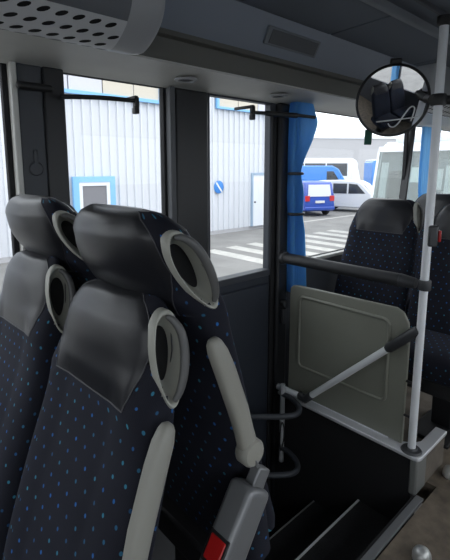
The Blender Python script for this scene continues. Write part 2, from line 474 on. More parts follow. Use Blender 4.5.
# the far rows
f0 = make_seat('coach_chair', SP_UP, 1, -1, False, True, False)
f0.location = (2.47, 1.260, .085); f0.rotation_euler = (0, 0, PI)
tag(f0, 'coach seat behind the padded rail and olive partition, leather headrest under the round mirror', 'seat', GF)
ft = [((2.47, .785, .085), 'aisle coach seat right behind the grab pole with red stop button'),
      ((3.27, 1.260, .085), 'second-row coach seat beside the narrow blue curtain beyond the pole'),
      ((3.27, .785, .085), 'second-row aisle coach seat showing only its headrest above the first-row aisle seat')]
for loc, lab in ft:
    c = copy_tree(f0); c.location = loc; tag(c, lab, 'seat', GF)
GL = 'coach seats across the aisle seen in the mirror'
for y, lab in ((-.22, 'aisle seat across the gangway, seen only in the round mirror'), (-.68, 'window seat across the gangway, seen only in the round mirror')):
    c = copy_tree(f0); c.rotation_euler = (0, 0, 0); c.location = (.30, y, .0); tag(c, lab, 'seat', GL)

# ------------------------------------------------------------------ shell of the coach
YW, YT = 1.55, 1.62          # inner and outer skin of the window side
def wall_boxes(name, boxes, mat, bevel=.006):
    b = BM()
    for q in boxes: box(b, *q)
    return struct(obj(name, b, mat, bevel=bevel))
# floors
b = BM(); box(b, -3, 7, -.95, .66, -.12, 0); box(b, 1.93, 7, .66, YT, -.12, -.001); box(b, -3, .79, .66, YT, -.12, -.001)
struct(obj('floor', b, 'floor'))
b = BM(); box(b, -2, .41, .535, YW, 0, ZA); struct(obj('floor_podium', b, 'rubber', bevel=.004))
b = BM(); box(b, .412, .80, .535, YW, 0, ZB); struct(obj('floor_platform', b, 'wall_black', bevel=.004))
b = BM(); box(b, 1.93, 7, .74, YW, 0, .085); struct(obj('floor_dais', b, 'platform', bevel=.004))
b = BM(); box(b, -3, 7, -.95, -.01, 0, .07) if False else box(b, .6, 7, -.95, .0, 0, .07); struct(obj('floor_stage', b, 'platform', bevel=.004))
# stairwell
b = BM()
box(b, .80, 1.80, .66, .975, -.90, -.187); box(b, .80, 1.80, .975, 1.24, -.90, -.358); box(b, .80, 1.80, 1.24, YW, -.90, -.55)
st = struct(obj('floor_steps', b, 'step', bevel=.004))
b = BM(); box(b, .80, 1.80, .967, .977, -.1885, -.1845); obj('step_nosing', b, 'alu', st)
b = BM(); box(b, .80, 1.80, 1.233, 1.241, -.3595, -.3562); obj('step_nosing', b, 'post', st)
b = BM(); box(b, .80, 1.80, .64, .661, -.9, -.002); struct(obj('wall_riser', b, 'rubber'))
b = BM(); box(b, .77, .80, .70, YT, -.9, .0); struct(obj('wall_stair_front', b, 'rubber'))
b = BM(); box(b, 1.80, 1.86, .725, YW, -.9, .175); struct(obj('wall_stair_rear', b, 'rubber'))
b = BM(); box(b, .80, 1.81, .668, .70, -.008, .004); struct(obj('trim_1', b, 'buckle', bevel=.002))
b = BM(); box(b, .80, 1.81, .69, .712, -.03, .0005); struct(obj('trim_2', b, 'rubber', bevel=.002))
b = BM(); box(b, 1.795, 1.90, .70, .735, .0, .17); struct(obj('trim_3', b, 'post', bevel=.008))
b = BM(); box(b, 1.90, 2.12, .705, .745, .0, .17); struct(obj('trim_4', b, 'platform', bevel=.004))
# aluminium ledge with its return along the aisle
b = BM()
prism(b, [(1.785, 1.50, .172), (1.785, .715, .172), (1.793, .697, .172), (1.81, .69, .172), (2.10, .69, .172), (2.10, .745, .172), (1.93, .745, .172), (1.89, .765, .172), (1.855, .82, .172), (1.848, 1.50, .172)], (0, 0, .018))
led = struct(obj('trim_5', b, 'alu', bevel=.004))
b = BM(); box(b, 1.838, 1.85, .86, 1.5, .190, .197); obj('ledge_bead', b, 'pole', led)
# window side wall
ZT = 1.794
wall_boxes('wall_right', [
    (-3, 1.10, YW, YT, -.9, .84), (-3, 7, YW, YT, ZT, 2.05), (-3, -1.2, YW, YT, .84, ZT),
    (.49, .575, YW - .006, YT, .84, ZT), (1.93, 7, YW, YT, -.9, .90), (5.8, 7, YW, YT, .9, ZT)], 'wall', .006)
wall_boxes('trim_6', [(.575, .648, YW - .012, YT, .84, ZT)], 'wall_black')
wall_boxes('trim_7', [(1.122, 1.312, YW - .012, YT, -.9, ZT)], 'wall_black', .012)
wall_boxes('trim_8', [(1.096, 1.122, YW - .016, YT, .84, ZT)], 'vent', .004)
wall_boxes('trim_9', [(.471, .490, YW - .016, YT, .84, ZT)], 'cove', .004)
wall_boxes('trim_10', [(1.79, 1.882, YW - .03, YT, -.9, ZT)], 'wall_black', .014)
wall_boxes('trim_11', [(1.882, 1.93, YW - .01, YT, -.9, ZT)], 'wall', .012)
wall_boxes('trim_12', [(1.93, 5.8, YW - .025, YW + .01, .895, .915)], 'cove', .004)
b = BM(); obox(b, (3.37, YW + .02, 1.32), ((.16, 0, 1), (0, 1, 0), (-1, 0, .16)), (.50, .03, .009)); struct(obj('trim_13', b, 'wall_black', bevel=.006))
def window(n, x0, x1, z0, z1, fr=.022):
    e = struct(empty('window_%d' % n, ((x0 + x1) / 2, YW + .03, z0)))
    cx = (x0 + x1) / 2
    b = BM(); box(b, x0 - cx, x1 - cx, .0, .004, 0, z1 - z0); obj('glass_pane', b, 'glass', e)
    b = BM()
    for q in ((x0 - cx, x0 - cx + fr, -.012, .016, 0, z1 - z0), (x1 - cx - fr, x1 - cx, -.012, .016, 0, z1 - z0), (x0 - cx + fr, x1 - cx - fr, -.012, .016, 0, fr), (x0 - cx + fr, x1 - cx - fr, -.012, .016, z1 - z0 - fr * .5, z1 - z0)): box(b, *q)
    obj('window_frame', b, 'rubber', e, bevel=.003)
window(1, -1.2, .471, .84, ZT, .018); window(2, .648, 1.096, .84, ZT, .012); window(3, 1.93, 3.38, .90, ZT, .012); window(4, 3.38, 5.8, .90, ZT, .012)
# the coach door
d = struct(empty('door_1', (1.55, YW, -.74)))
zl = -.74; gx0, gx1, gz0, gz1 = 1.330, 1.748, .905, 1.784
b = BM()
for q in ((1.312, gx0, 0, .045, zl, ZT), (gx1, 1.79, 0, .045, zl, ZT), (gx0, gx1, 0, .045, zl, gz0 - .03), (gx0, gx1, 0, .045, gz1, ZT)):
    box(b, q[0] - 1.55, q[1] - 1.55, q[2], q[3], q[4] - zl, q[5] - zl)
obj('door_leaf', b, 'door', d, bevel=.005)
b = BM(); box(b, gx0 - 1.55, gx1 - 1.55, -.012, .05, gz0 - .034 - zl, gz0 - zl); obj('door_sill', b, 'wall', d, bevel=.005)
b = BM(); box(b, gx0 - .004 - 1.55, gx1 + .004 - 1.55, .015, .02, gz0 - zl, gz1 - zl); obj('glass_pane', b, 'glass', d)
b = BM(); box(b, 1.335 - 1.55, 1.742 - 1.55, -.014, .004, -.62 - zl, .832 - zl); obj('lower_panel', b, 'door', d, bevel=.01)
b = BM(); box(b, 1.752 - 1.55, 1.786 - 1.55, -.012, .004, -.6 - zl, 1.74 - zl); obj('seal', b, 'rubber', d, bevel=.006)
# bar along door pillar with little latch fittings
b = BM(); lathe(b, [(.002, 0), (.020, 0), (.022, .004), (.022, .03), (.016, .034), (.001, .034)], (1.835, YW - .03, .70), (0, -1, 0), 20)
lk = tag(obj('door_latch', b, 'clamp'), 'small dark round latch on the door pillar beside the olive partition', 'latch')
b = BM(); box(b, -.014, .014, -.022, 0, -.12, -.03); obj('latch_plate', b, 'clamp', lk, bevel=.005).location = (1.835, YW - .03, .70)
# cove, valance, ceiling: extruded cross-section on the window side
def profile_run(name, pts, x0, x1, mat, th=.012):
    """(y, z) polyline made into a strip of thickness th running along the coach"""
    b = BM(); pts = [V((0, p[0], p[1])) for p in pts]
    nrm = []
    for i in range(len(pts)):
        a = pts[max(i - 1, 0)]; c = pts[min(i + 1, len(pts) - 1)]; t = (c - a).normalized(); nrm.append(V((0, -t.z, t.y)))
    up = [p + n * th for p, n in zip(pts, nrm)] if nrm[0].z > 0 or nrm[len(nrm) // 2].y > 0 else [p - n * th for p, n in zip(pts, nrm)]
    poly = pts + up[::-1]
    prism(b, [p + V((x0, 0, 0)) for p in poly], (x1 - x0, 0, 0))
    return struct(obj(name, b, mat, smooth=50))
profile_run('ceiling_cove', [(1.56, 1.788), (1.54, 1.796), (1.50, 1.801), (1.42, 1.807), (1.30, 1.811), (1.275, 1.811)], -3, 7, 'cove')
profile_run('ceiling_recess', [(1.278, 1.812), (1.268, 1.83), (1.256, 1.888)], -3, 7, 'cove_dark')
profile_run('ceiling_valance', [(1.236, 1.884), (1.225, 1.892), (1.20, 1.94), (1.165, 2.005), (1.152, 2.035)], -3, 7, 'valance')
b = BM(); box(b, -3, 7, 1.22, 1.27, 1.884, 1.90); struct(obj('ceiling_lip', b, 'cove_dark'))
for x0, x1 in ((-3, .08), (.084, .884), (.888, 1.678), (1.686, 2.486), (2.492, 3.3), (3.306, 7)):
    b = BM(); prism(b, [(x0, 1.158, 2.028), (x0, .87, 2.040), (x0, .87, 2.052), (x0, 1.158, 2.040)], (x1 - x0, 0, 0))
    o = struct(obj('ceiling_panel', b, 'ceiling', bevel=.005))
b = BM(); box(b, -3, 7, -.95, YT, 2.062, 2.12); struct(obj('ceiling', b, 'ceiling'))
b = BM(); box(b, -3, 7, .845, .868, 2.030, 2.07); struct(obj('ceiling_rib', b, 'rib', bevel=.005))
b = BM(); box(b, -3, 7, .745, .76, 2.045, 2.07); struct(obj('ceiling_rib', b, 'wall', bevel=.003))
# far side wall (lights the inside and shows in the mirror)
YL = -.95
wall_boxes('wall_left', [(-3, 7, YL - .06, YL, -.1, .88), (-3, 7, YL - .06, YL, 1.78, 2.1)] + [(x, x + .10, YL - .06, YL, .88, 1.78) for x in (-3, -1.5, 0., 1.6, 3.2, 4.8, 6.9)], 'wall')
for i, x in enumerate((-2.9, -1.4, .1, 1.7, 3.3, 4.9)):
    b = BM(); x1 = (-1.5, 0., 1.6, 3.2, 4.8, 6.9)[i]
    box(b, x, x1, YL - .03, YL - .025, .88, 1.78); struct(obj('window_%d' % (5 + i), b, 'glass'))
b = BM(); prism(b, [(-3, -.95, 1.80), (-3, -.62, 1.80), (-3, -.55, 1.9), (-3, -.55, 2.05), (-3, -.95, 2.05)], (10, 0, 0)); struct(obj('ceiling_duct', b, 'cove'))
b = BM(); box(b, -3.06, -3, YL, YT, -.1, .7); box(b, -3.06, -3, YL, YT, 2.0, 2.1); struct(obj('wall_front', b, 'wall'))
b = BM(); box(b, -3.03, -3.025, YL, YT, .7, 2.0); struct(obj('window_11', b, 'glass'))
b = BM(); box(b, 7, 7.06, YL, YT, -.1, 1.0); box(b, 7, 7.06, YL, YT, 1.8, 2.1); struct(obj('wall_rear', b, 'wall'))
b = BM(); box(b, 7.03, 7.035, YL, YT, 1.0, 1.8); struct(obj('window_12', b, 'glass'))

# ------------------------------------------------------------------ luggage racks with perforated undersides
def rack_profile(x, s=1., dz=0.):
    pts = smooth_pts([(x, 1.262, 1.806), (x, 1.21, 1.793), (x, 1.175, 1.790), (x, 1.13, 1.808), (x, 1.085, 1.842), (x, 1.058, 1.885), (x, 1.048, 1.94), (x, 1.045, 2.0), (x, 1.045, 2.04)], 5)
    c = V((x, 1.18, 1.93))
    return [c + (p - c) * s for p in pts]
def rack(name, x0, x1, capdir, label):
    e = tag(empty(name, (0, 0, 0)), label, 'luggage rack', 'overhead luggage racks')
    b = BM()
    xa, xb = (x0, x1 - .115) if capdir > 0 else (x0 + .115, x1)
    rings = []
    for x in (xa, xb):
        r = rack_profile(x, .985); r = r + [V((x, 1.24, 2.04)), V((x, 1.262, 1.9))]; rings.append(r)
    rings_loft(b, rings); obj('rack_body', b, 'rack_body', e, smooth=50)
    # perforated lower sheet, bent with the profile
    pr_ = [p for p in rack_profile(0) if p.z < 1.846 and p.y < 1.222]
    b = BM()
    th = [p + (V((0, 1.18, 1.93)) - p) * .02 for p in pr_]
    prism(b, [p + V((xa, 0, 0)) for p in pr_ + th[::-1]], (xb - xa, 0, 0))
    sh = obj('perforated_sheet', b, 'sheet', e, smooth=60)
    # oval holes: rows along the sheet, drawn as shallow dark wells in the sheet
    b = BM(); Lc = [0.]
    for a, c in zip(pr_, pr_[1:]): Lc.append(Lc[-1] + (c - a).length)
    def on(s):
        for i in range(len(pr_) - 1):
            if s <= Lc[i + 1]:
                k = (s - Lc[i]) / (Lc[i + 1] - Lc[i]); t = (pr_[i + 1] - pr_[i]).normalized()
                return pr_[i].lerp(pr_[i + 1], k), t
        return pr_[-1], (pr_[-1] - pr_[-2]).normalized()
    rows = 4
    for r in range(rows):
        s = Lc[-1] * (r + .55) / (rows + .1)
        p, t = on(s); n = V((0, -t.z, t.y)); n = n if n.dot(p - V((0, 1.18, 1.93))) > 0 else -n
        x = xb - .020 - (.022 if r % 2 else 0)
        while x > xa + .01:
            if x > -.4 and x < 5:
                c = p + V((x, 0, 0)); a1 = (V((1, 0, 0)) * .9 + t * .45).normalized(); a2 = n.cross(a1)
                f = [b.verts.new(c + n * .0006 + a1 * .0165 * math.cos(q) + a2 * .0068 * math.sin(q)) for q in [2 * PI * i / 12 for i in range(12)]]
                b.faces.new(f)
            x -= .044
    obj('perforation', b, 'hole', sh)
    # rounded end cap
    b = BM(); rings = []
    seq = [(0, 1.0), (.07, 1.0), (.09, .985), (.105, .94), (.113, .86), (.115, .76)]
    for dx, s in seq:
        x = xb + dx if capdir > 0 else xa - dx
        r = rack_profile(x, s); r = r + [V((x, 1.24, 2.04)), V((x, 1.262, 1.9))]; rings.append(r)
    rings_loft(b, rings); obj('end_cap', b, 'rack', e, smooth=50)
    return e
rack('luggage_rack', -3, .755, 1, 'grey luggage rack with perforated underside and rounded end above the back-to-back seats')
rack('luggage_rack', 2.55, 6.9, -1, 'grey luggage rack behind the round mirror and grab pole')

# reading lights, loudspeaker grille, pillar bracket
def spot(x, y, z, label):
    e = tag(empty('reading_light', (x, y, z)), label, 'ceiling light', 'round lights in the window cove')
    b = BM(); lathe(b, [(.020, -.0), (.042, -.002), (.046, -.006), (.044, -.010), (.034, -.012), (.030, -.004)], (0, 0, .002), (0, 0, 1), 32); obj('bezel', b, 'rack', e)
    b = BM(); lathe(b, [(.001, -.006), (.020, -.008), (.031, -.004), (.031, .0)], (0, 0, 0), (0, 0, 1), 24); obj('lens', b, 'vent', e)
spot(1.085, 1.41, 1.803, 'round light in the cove above the black pillar between the two windows')
spot(1.645, 1.41, 1.803, 'round light in the cove above the door window and blue curtain')
e = tag(empty('speaker_grille', (1.465, 1.183, 1.962)), 'grey rectangular loudspeaker grille in the sloping ceiling valance', 'speaker grille')
e.rotation_euler = (math.radians(119), 0, 0)
b = BM(); box(b, -.165, .165, -.034, .034, -.004, .006); obj('frame', b, 'rib', e, bevel=.004)
b = BM(); box(b, -.145, .150, -.026, .026, .005, .009)
obj('grille', b, 'vent', e, bevel=.002)
e2 = tag(empty('pillar_bracket', (.535, YW - .006, 1.45)), 'small dark key-shaped holder on the pillar between the first two windows', 'bracket')
b = BM(); lathe(b, [(.001, .008), (.020, .008), (.024, .004), (.024, 0)], (0, 0, 0), (0, -1, 0), 24); obj('cup', b, 'wall', e2)
b = BM(); box(b, -.007, .007, -.008, 0, .015, .065); obj('clip', b, 'wall', e2, bevel=.003)

# ------------------------------------------------------------------ curtains and rods
def rod(x0, x1, z0, z1, label, bx, peg, y=1.495):
    e = tag(empty('curtain_rod', (x0, y, z0)), label, 'curtain rod', 'black curtain rods over the windows')
    b = BM(); tube(b, smooth_pts([(0, 0, 0), ((x1 - x0) * .5, 0, (z1 - z0) * .5 + .004), (x1 - x0, 0, z1 - z0)], 6), .0085, 12, round_end=True); obj('tube', b, 'black', e)
    b = BM(); box(b, bx - x0 - .008, bx - x0 + .008, -.010, 1.565 - y, .020, .034); box(b, bx - x0 - .007, bx - x0 + .012, -.010, .012, -.014, .030); box(b, bx - x0 - .010, bx - x0 + .010, -.013, .013, -.034, -.010)
    obj('bracket', b, 'black', e, bevel=.004)
    b = BM(); tube(b, [peg[0], peg[1]], .013, 14, round_end=True); obj('peg', b, 'black', e)
rod(.62, .905, 1.694, 1.709, 'short black curtain rod across the window behind the near seats', .905, ((-.13, .02, .024), (-.03, .03, .026)))
rod(1.50, 1.99, 1.712, 1.728, 'black curtain rod above the door window holding the gathered blue curtain', 1.502, ((.10, 0, .004), (.33, 0, .012)), 1.447)
def curtain(name, rows, y0, label, amp=.018, folds=7, ties=()):
    e = tag(empty(name, (0, 0, 0)), label, 'curtain', 'blue side curtains')
    b = BM(); NU = folds * 8
    rows = smooth_pts([V(r) for r in rows], 6)
    rings = []
    for r in rows:
        xl, xr, z = r
        w = xr - xl
        rings.append([V((xl + w * (i / NU) + .006 * math.sin(2 * PI * folds * i / NU + 1), y0 + amp * math.sin(2 * PI * folds * i / NU) * (1 + .3 * math.sin(i * .7)) , z)) for i in range(NU + 1)])
    rings_loft(b, rings, closed=False)
    o = obj('cloth', b, 'curtain', e, smooth=80)
    for xl, xr, z in ties:
        b = BM(); tube(b, [V((xl + (xr - xl) * (.5 + .5 * math.cos(q)), y0 + (amp + .006) * math.sin(q), z)) for q in [2 * PI * i / 20 for i in range(20)]], .008, 8, closed=True)
        obj('tie_band', b, 'clamp', e)
    return e
curtain('curtain', [(1.86, 2.00, 1.80), (1.85, 2.025, 1.75), (1.85, 2.045, 1.70), (1.85, 2.005, 1.61), (1.85, 1.94, 1.51), (1.855, 1.905, 1.43), (1.85, 1.935, 1.32), (1.86, 1.93, 1.20), (1.86, 1.955, 1.1), (1.862, 1.97, .95), (1.865, 1.985, .76)], 1.487,
        'blue curtain gathered in two bands beside the coach door', amp=.026, ties=((1.845, 1.932, 1.425), (1.85, 1.955, 1.205)))
curtain('curtain', [(3.50, 3.80, 1.78), (3.50, 3.74, 1.6), (3.50, 3.70, 1.35), (3.52, 3.70, 1.2), (3.52, 3.74, .93)], 1.50, 'narrow blue curtain half hidden behind the grab pole', folds=6)
for x0, lab in ((1.55, 'blue curtain on the opposite side of the coach, seen only in the mirror'), (-.15, 'blue curtain by the opposite front window, seen only in the mirror')):
    curtain('curtain', [(x0, x0 + .30, 1.79), (x0 + .02, x0 + .26, 1.4), (x0 + .02, x0 + .26, .9)], -.90, lab, folds=6)

# ------------------------------------------------------------------ rails, pole and partition behind the stairwell
PX = 1.83
pole = tag(empty('grab_pole', (PX, .745, .19)), 'grey metal grab pole with a red stop button, standing on the ledge corner', 'grab pole')
def top_y(z): return -.010 * (z / 1.8)
b = BM(); tube(b, [(0, 0, 0), (0, -.012, 1.84)], .0172, 24); obj('tube', b, 'pole', pole)
b = BM(); lathe(b, [(.001, .016), (.022, .016), (.026, .010), (.040, .008), (.046, 0)], (0, 0, 0), (0, 0, 1), 32); o = obj('base_flange', b, 'clamp', pole); 
b = BM(); lathe(b, [(.018, 0), (.024, .004), (.028, .015), (.028, .035)], (0, -.012, 1.81), (0, 0, 1), 32); obj('top_collar', b, 'black', pole)
sb = BM(); obox(sb, (.004, -.022, .985), ((.6, -.8, 0), (.8, .6, 0), (0, 0, 1)), (.019, .020, .045)); o = obj('stop_button', sb, 'clamp', pole, bevel=.009, seg=3)
sb = BM(); obox(sb, (.020, -.043, .985), ((.6, -.8, 0), (.8, .6, 0), (0, 0, 1)), (.006, .014, .024)); o2 = obj('push_pad', sb, 'red', o, bevel=.004); o2['label'] = 'red push pad'
# padded rail
r_ = tag(empty('padded_rail', (PX, 1.50, .962)), 'black foam-padded horizontal rail from the door pillar to the grab pole', 'rail')
b = BM(); tube(b, [(0, .0, 0), (0, -.665, 0)], .030, 24); obj('foam_sleeve', b, 'foam', r_)
b = BM(); lathe(b, [(.028, -.006), (.038, .0), (.040, .012), (.037, .030), (.024, .045), (.020, .052)], (0, .0, 0), (0, 1, 0), 28); obj('end_flange', b, 'clamp', r_)
b = BM(); tube(b, [(0, -.655, 0), (0, -.695, 0), (0, -.725, 0)], [.031, .026, .022], 24); obj('end_collar', b, 'clamp', r_)
b = BM(); lathe(b, [(.018, -.022), (.024, -.022), (.026, -.016), (.026, .016), (.024, .022), (.018, .022)], (0, -.762, 0), (0, 0, 1), 28); obj('pole_clamp', b, 'clamp', r_)
# diagonal brace with its tee joint and the short low rail to the pillar
d0, d1 = V((PX - .03, 1.315, .212)), V((PX - .004, .752, .757))
r_ = tag(empty('diagonal_rail', d0), 'grey diagonal handrail rising from the ledge to the grab pole in front of the partition', 'handrail')
dv = d1 - d0
b = BM(); tube(b, [dv * .02, dv * .80], .0165, 20); obj('tube', b, 'pole', r_)
b = BM(); tube(b, [dv * .77, dv * .785, dv * .97, dv * .99], [.017, .023, .023, .021], 20, round_end=True); obj('sleeve', b, 'clamp', r_)
b = BM(); tube(b, [V((0, .032, .006)), V((0, 0, 0)), dv * .055], .022, 20, round_end=True); obj('tee_joint', b, 'clamp', r_)
b = BM(); tube(b, [V((0, .02, .004)), V((-.012, .185, .006))], .0165, 20); obj('lower_tube', b, 'pole', r_)
# partition panel
pt = tag(empty('partition_panel', (PX + .02, 1.10, .19)), 'olive-grey plastic partition panel with a raised border, standing on the ledge', 'partition')
yb, zb = 1.10, .19
out = [(1.468, .19), (1.468, .795), (1.45, .815), (1.42, .82), (.86, .83), (.825, .815), (.80, .77), (.792, .70), (.795, .19)]
b = BM(); prism(b, [(-.012, y - yb, z - zb) for y, z in out], (.02, 0, 0)); obj('panel', b, 'partition', pt, bevel=.006, seg=3)
b = BM(); 
rr = rrect(.885, 1.398, .365, .765, .03)
tube(b, [V((-.012, y - yb, z - zb)) for y, z in rr], .0085, 10, closed=True); o = obj('border_bead', b, 'partition', pt, smooth=60)
for z in (.71, .50, .335):
    b = BM(); tube(b, [(-.004, .80 - yb, z - zb), (-.008, .762 - yb, z - zb)], .006, 10, round_end=True); obj('pin', b, 'black', pt)
# door swing gear in the corner of the stairwell
g = tag(empty('door_swing_arm', (1.765, 1.475, -.16)), 'dark door swing gear with two curved arms beside the steps', 'door mechanism')
gl = V((1.765, 1.475, -.16))
b = BM(); tube(b, [(0, -.03, -.05), (0, -.03, .42)], .014, 16); o = obj('shaft', b, 'rack', g)
for z, nm in ((.36, 0), (.03, 1)):
    P_ = [(1.25, 1.505), (1.43, 1.445), (1.50, 1.385), (1.61, 1.29), (1.665, 1.268), (1.71, 1.285), (1.745, 1.33), (1.768, 1.40), (1.765, 1.445)]
    b = BM(); tube(b, smooth_pts([V((x - gl.x, y - gl.y, z)) for x, y in P_], 6), .0145, 14, round_end=True); obj('arm', b, 'wall', g)
b = BM(); tube(b, smooth_pts([V((-.03, -.05, .20)), V((-.055, -.06, .12)), V((-.03, -.05, .04)), V((.0, -.045, .10)), V((-.005, -.045, .18))], 6, True), .004, 8, closed=True); obj('cable', b, 'black', g)

# ------------------------------------------------------------------ the round mirror
mc = V((1.805, .915, 1.735)); cam = V((0, 0, 1.45))
nn = ((cam - mc).normalized() + V((.74, -.68, 0)) * .16 + V((0, 0, -.16))).normalized()
mr = V((0, 0, 1)).cross(nn).normalized(); mu = nn.cross(mr).normalized()
mi = tag(empty('mirror', mc), 'round convex interior mirror in a black rim hanging under the ceiling', 'mirror')
RM = .150; RC = 1.25
b = BM()
prof = []
for i in range(15):
    r = .141 * (1 - i / 14); prof.append((r, math.sqrt(RC * RC - r * r) - math.sqrt(RC * RC - .141 ** 2) + .002))
lathe(b, [(.141, -.004)] + prof, (0, 0, 0), nn, 64); obj('mirror_glass', b, 'mirror', mi, smooth=60)
b = BM(); lathe(b, [(.001, -.055), (.06, -.055), (.11, -.045), (.140, -.022), (RM, -.004), (RM + .001, .004), (.147, .009), (.141, .007), (.139, .000)], (0, 0, 0), nn, 64); obj('shell', b, 'black', mi)
def on_m(r, u, lift=.002):
    q = math.sqrt(RC * RC - r * r - u * u) - math.sqrt(RC * RC - .141 ** 2) + .002 + lift
    return mr * r + mu * u + nn * q
px = 1 / 242
b = BM()
tube(b, [on_m(x * px, y * px) for x, y in [(-14 + 4.5 * i, -20.5 + .45 * i) for i in range(10)]], .0024, 6, round_end=True)
tube(b, smooth_pts([on_m(x * px, y * px) for x, y in ((-2, -23), (0, -25.5), (4, -26), (8, -22), (13, -13), (17, -7), (20, -5.5), (22, -7.5), (21.5, -13), (20, -20))], 4), .0026, 6, round_end=True)
o = obj('lettering', b, 'white', mi); o['label'] = 'white slanted letter A over a line'
b = BM(); obox(b, -mr * .085 - mu * .155 - nn * .01, (mr, mu, nn), (.016, .034, .004)); obj('tag', b, 'green', mi, bevel=.003)['label'] = 'dark green tag'
# arm to the pole and stem to the ceiling
b = BM(); pa = mr * .135 - mu * .0 - nn * .03
pe = V((PX, .735, 1.722)) - mc
tube(b, [pa, pe + V((-.03, .012, 0))], .017, 14); lathe(b, [(.018, -.022), (.028, -.022), (.030, -.016), (.030, .016), (.028, .022), (.018, .022)], pe, (0, 0, 1), 24); tube(b, [pe + V((.02, -.02, 0)), pe + V((.07, -.075, -.002))], .018, 14, round_end=True)
obj('mounting_arm', b, 'black', mi, smooth=50)
b = BM(); obox(b, mu * .155 - nn * .012, (mr, mu, nn), (.022, .014, .016)); obj('stem', b, 'black', mi, bevel=.005)

# two domed studs on the gangway floor
for x, y, lab in ((1.50, .545, 'satin metal dome on the gangway floor near the step edge'), (2.05, .645, 'satin metal dome on the gangway floor past the ledge corner')):
    b = BM(); lathe(b, [(.030, 0), (.034, .004), (.034, .02), (.032, .03), (.027, .040), (.018, .047), (.008, .0505), (.001, .051)], (0, 0, 0), (0, 0, 1), 32)
    o = tag(obj('floor_stud', b, 'dome'), lab, 'floor stud', 'metal domes on the gangway'); o.location = (x, y, 0)

# ------------------------------------------------------------------ outside
G = -1.05
b = BM(); box(b, -40, 120, 1.9, 140, G - .1, G); box(b, -40, 120, -60, 1.9, G - .1, G); gr = struct(obj('ground', b, 'asphalt'))
for k in range(0, 8):
    x = 8.32 + .93 * k
    b = BM(); box(b, x, x + .46, 7.4, 10.05, G, G + .004); obj('marking', b, 'paint', gr)
b = BM(); box(b, 14.8, 26, 12.45, 12.62, G, G + .004); obj('marking', b, 'paint', gr)
b = BM(); box(b, -10, 14.6, 11.3, 12.4, G, G + .0); b.free()
# corrugated building across the yard
YB = 12.4
bd = tag(empty('workshop_building', (6, YB, G)), 'white corrugated metal building with blue-trimmed windows across the yard', 'building')
b = BM(); pts = []; x = -6.
xs = []
while x < 14.5:
    xs += [(x, 0), (x + .19, 0), (x + .205, -.07), (x + .265, -.07), (x + .28, 0)]; x += .28
prism(b, [(q - 6, dy, .15) for q, dy in xs] + [(xs[-1][0] - 6, 3, .15), (xs[0][0] - 6, 3, .15)], (0, 0, 6.2)); obj('cladding', b, 'cladding', bd, smooth=30)
b = BM(); box(b, -12, xs[-1][0] - 6, -.01, 3, 0, .15); obj('plinth', b, 'warehouse', bd)
def bwin(x0, x1, z0, z1, panes, fr, fr2=None, sill=True):
    w = empty('window', ((x0 + x1) / 2 - 6, -.11, z0 - G)); w.parent = bd
    hx, h = (x1 - x0) / 2, z1 - z0
    b = BM()
    for q in ((-hx, -hx + fr, 0, h), (hx - fr, hx, 0, h), (-hx + fr, hx - fr, h - fr, h), (-hx + fr, hx - fr, 0, fr * .8)): box(b, q[0], q[1], -.06, .06, q[2], q[3])
    f = obj('surround', b, 'trim_blue', w)
    if fr2:
        b = BM(); a = fr
        for q in ((-hx + a, -hx + a + fr2, a, h - a), (hx - a - fr2, hx - a, a, h - a), (-hx + a + fr2, hx - a - fr2, h - a - fr2, h - a), (-hx + a + fr2, hx - a - fr2, a * .8, a + fr2)): box(b, q[0], q[1], -.04, .05, q[2], q[3])
        obj('sash', b, 'trim_pale', w)
    n = len(panes)
    for i, m in enumerate(panes):
        b = BM(); box(b, -hx + .02 + (2 * hx - .04) * i / n + .02, -hx + .02 + (2 * hx - .04) * (i + 1) / n - .02, .0, .045, .03, h - .03); obj('pane', b, m, w)
bwin(4.2, 8.45, 3.57, 4.9, ['pane_lilac', 'pane_lilac', 'pane_beige', 'pane_beige'], .13)
bwin(10.85, 14.2, 3.66, 4.9, ['pane_beige', 'pane_beige', 'pane_lilac'], .10)
bwin(5.26, 6.60, -.45, 1.23, ['pane_dark'], .17, .11)
dr = empty('door', (13.32 - 6, -.10, .15)); dr.parent = bd
b = BM(); box(b, -.50, .50, -.02, .05, 0, 2.1); obj('leaf', b, 'trim_pale', dr)
b = BM(); box(b, -.58, -.50, -.05, .05, 0, 2.2); box(b, .50, .58, -.05, .05, 0, 2.2); box(b, -.50, .50, -.05, .05, 2.1, 2.2); obj('door_frame', b, 'frame_greyblue', dr)
b = BM(); box(b, -.16, .16, -.03, .0, 1.35, 1.72); obj('notice', b, 'white', dr)
b = BM(); lathe(b, [(.03, 0), (.03, .06), (.001, .06)], (-.40, -.02, 1.0), (0, -1, 0), 12); obj('handle', b, 'clamp', dr)
sg_ = empty('sign', (10.98 - 6, -.085, .77 - G)); sg_.parent = bd
b = BM(); lathe(b, [(.001, .012), (.235, .012), (.245, .006), (.245, 0)], (0, 0, 0), (0, -1, 0), 40); obj('disc', b, 'sign_blue', sg_)
b = BM(); obox(b, (0, -.014, 0), ((1, 0, -1.25), (0, 1, 0), (1.25, 0, 1)), (.225, .003, .032)); obj('stripe', b, 'white', sg_)
# pale warehouse far behind
wd = V((.74, -.68, 0)); wf = V((.68, .74, 0))
wh = tag(empty('warehouse', (50, 37, G)), 'long pale grey warehouse behind the parked coaches', 'building')
wh.rotation_euler = (0, 0, math.atan2(-.68, .74) + .10)
b = BM(); box(b, -30, 45, 0, 12, 0, 6.7); obj('wall', b, 'warehouse', wh)
b = BM(); box(b, -30.1, 45.1, -.12, 12.1, 6.7, 6.95); obj('roof_edge', b, 'trim_pale', wh)

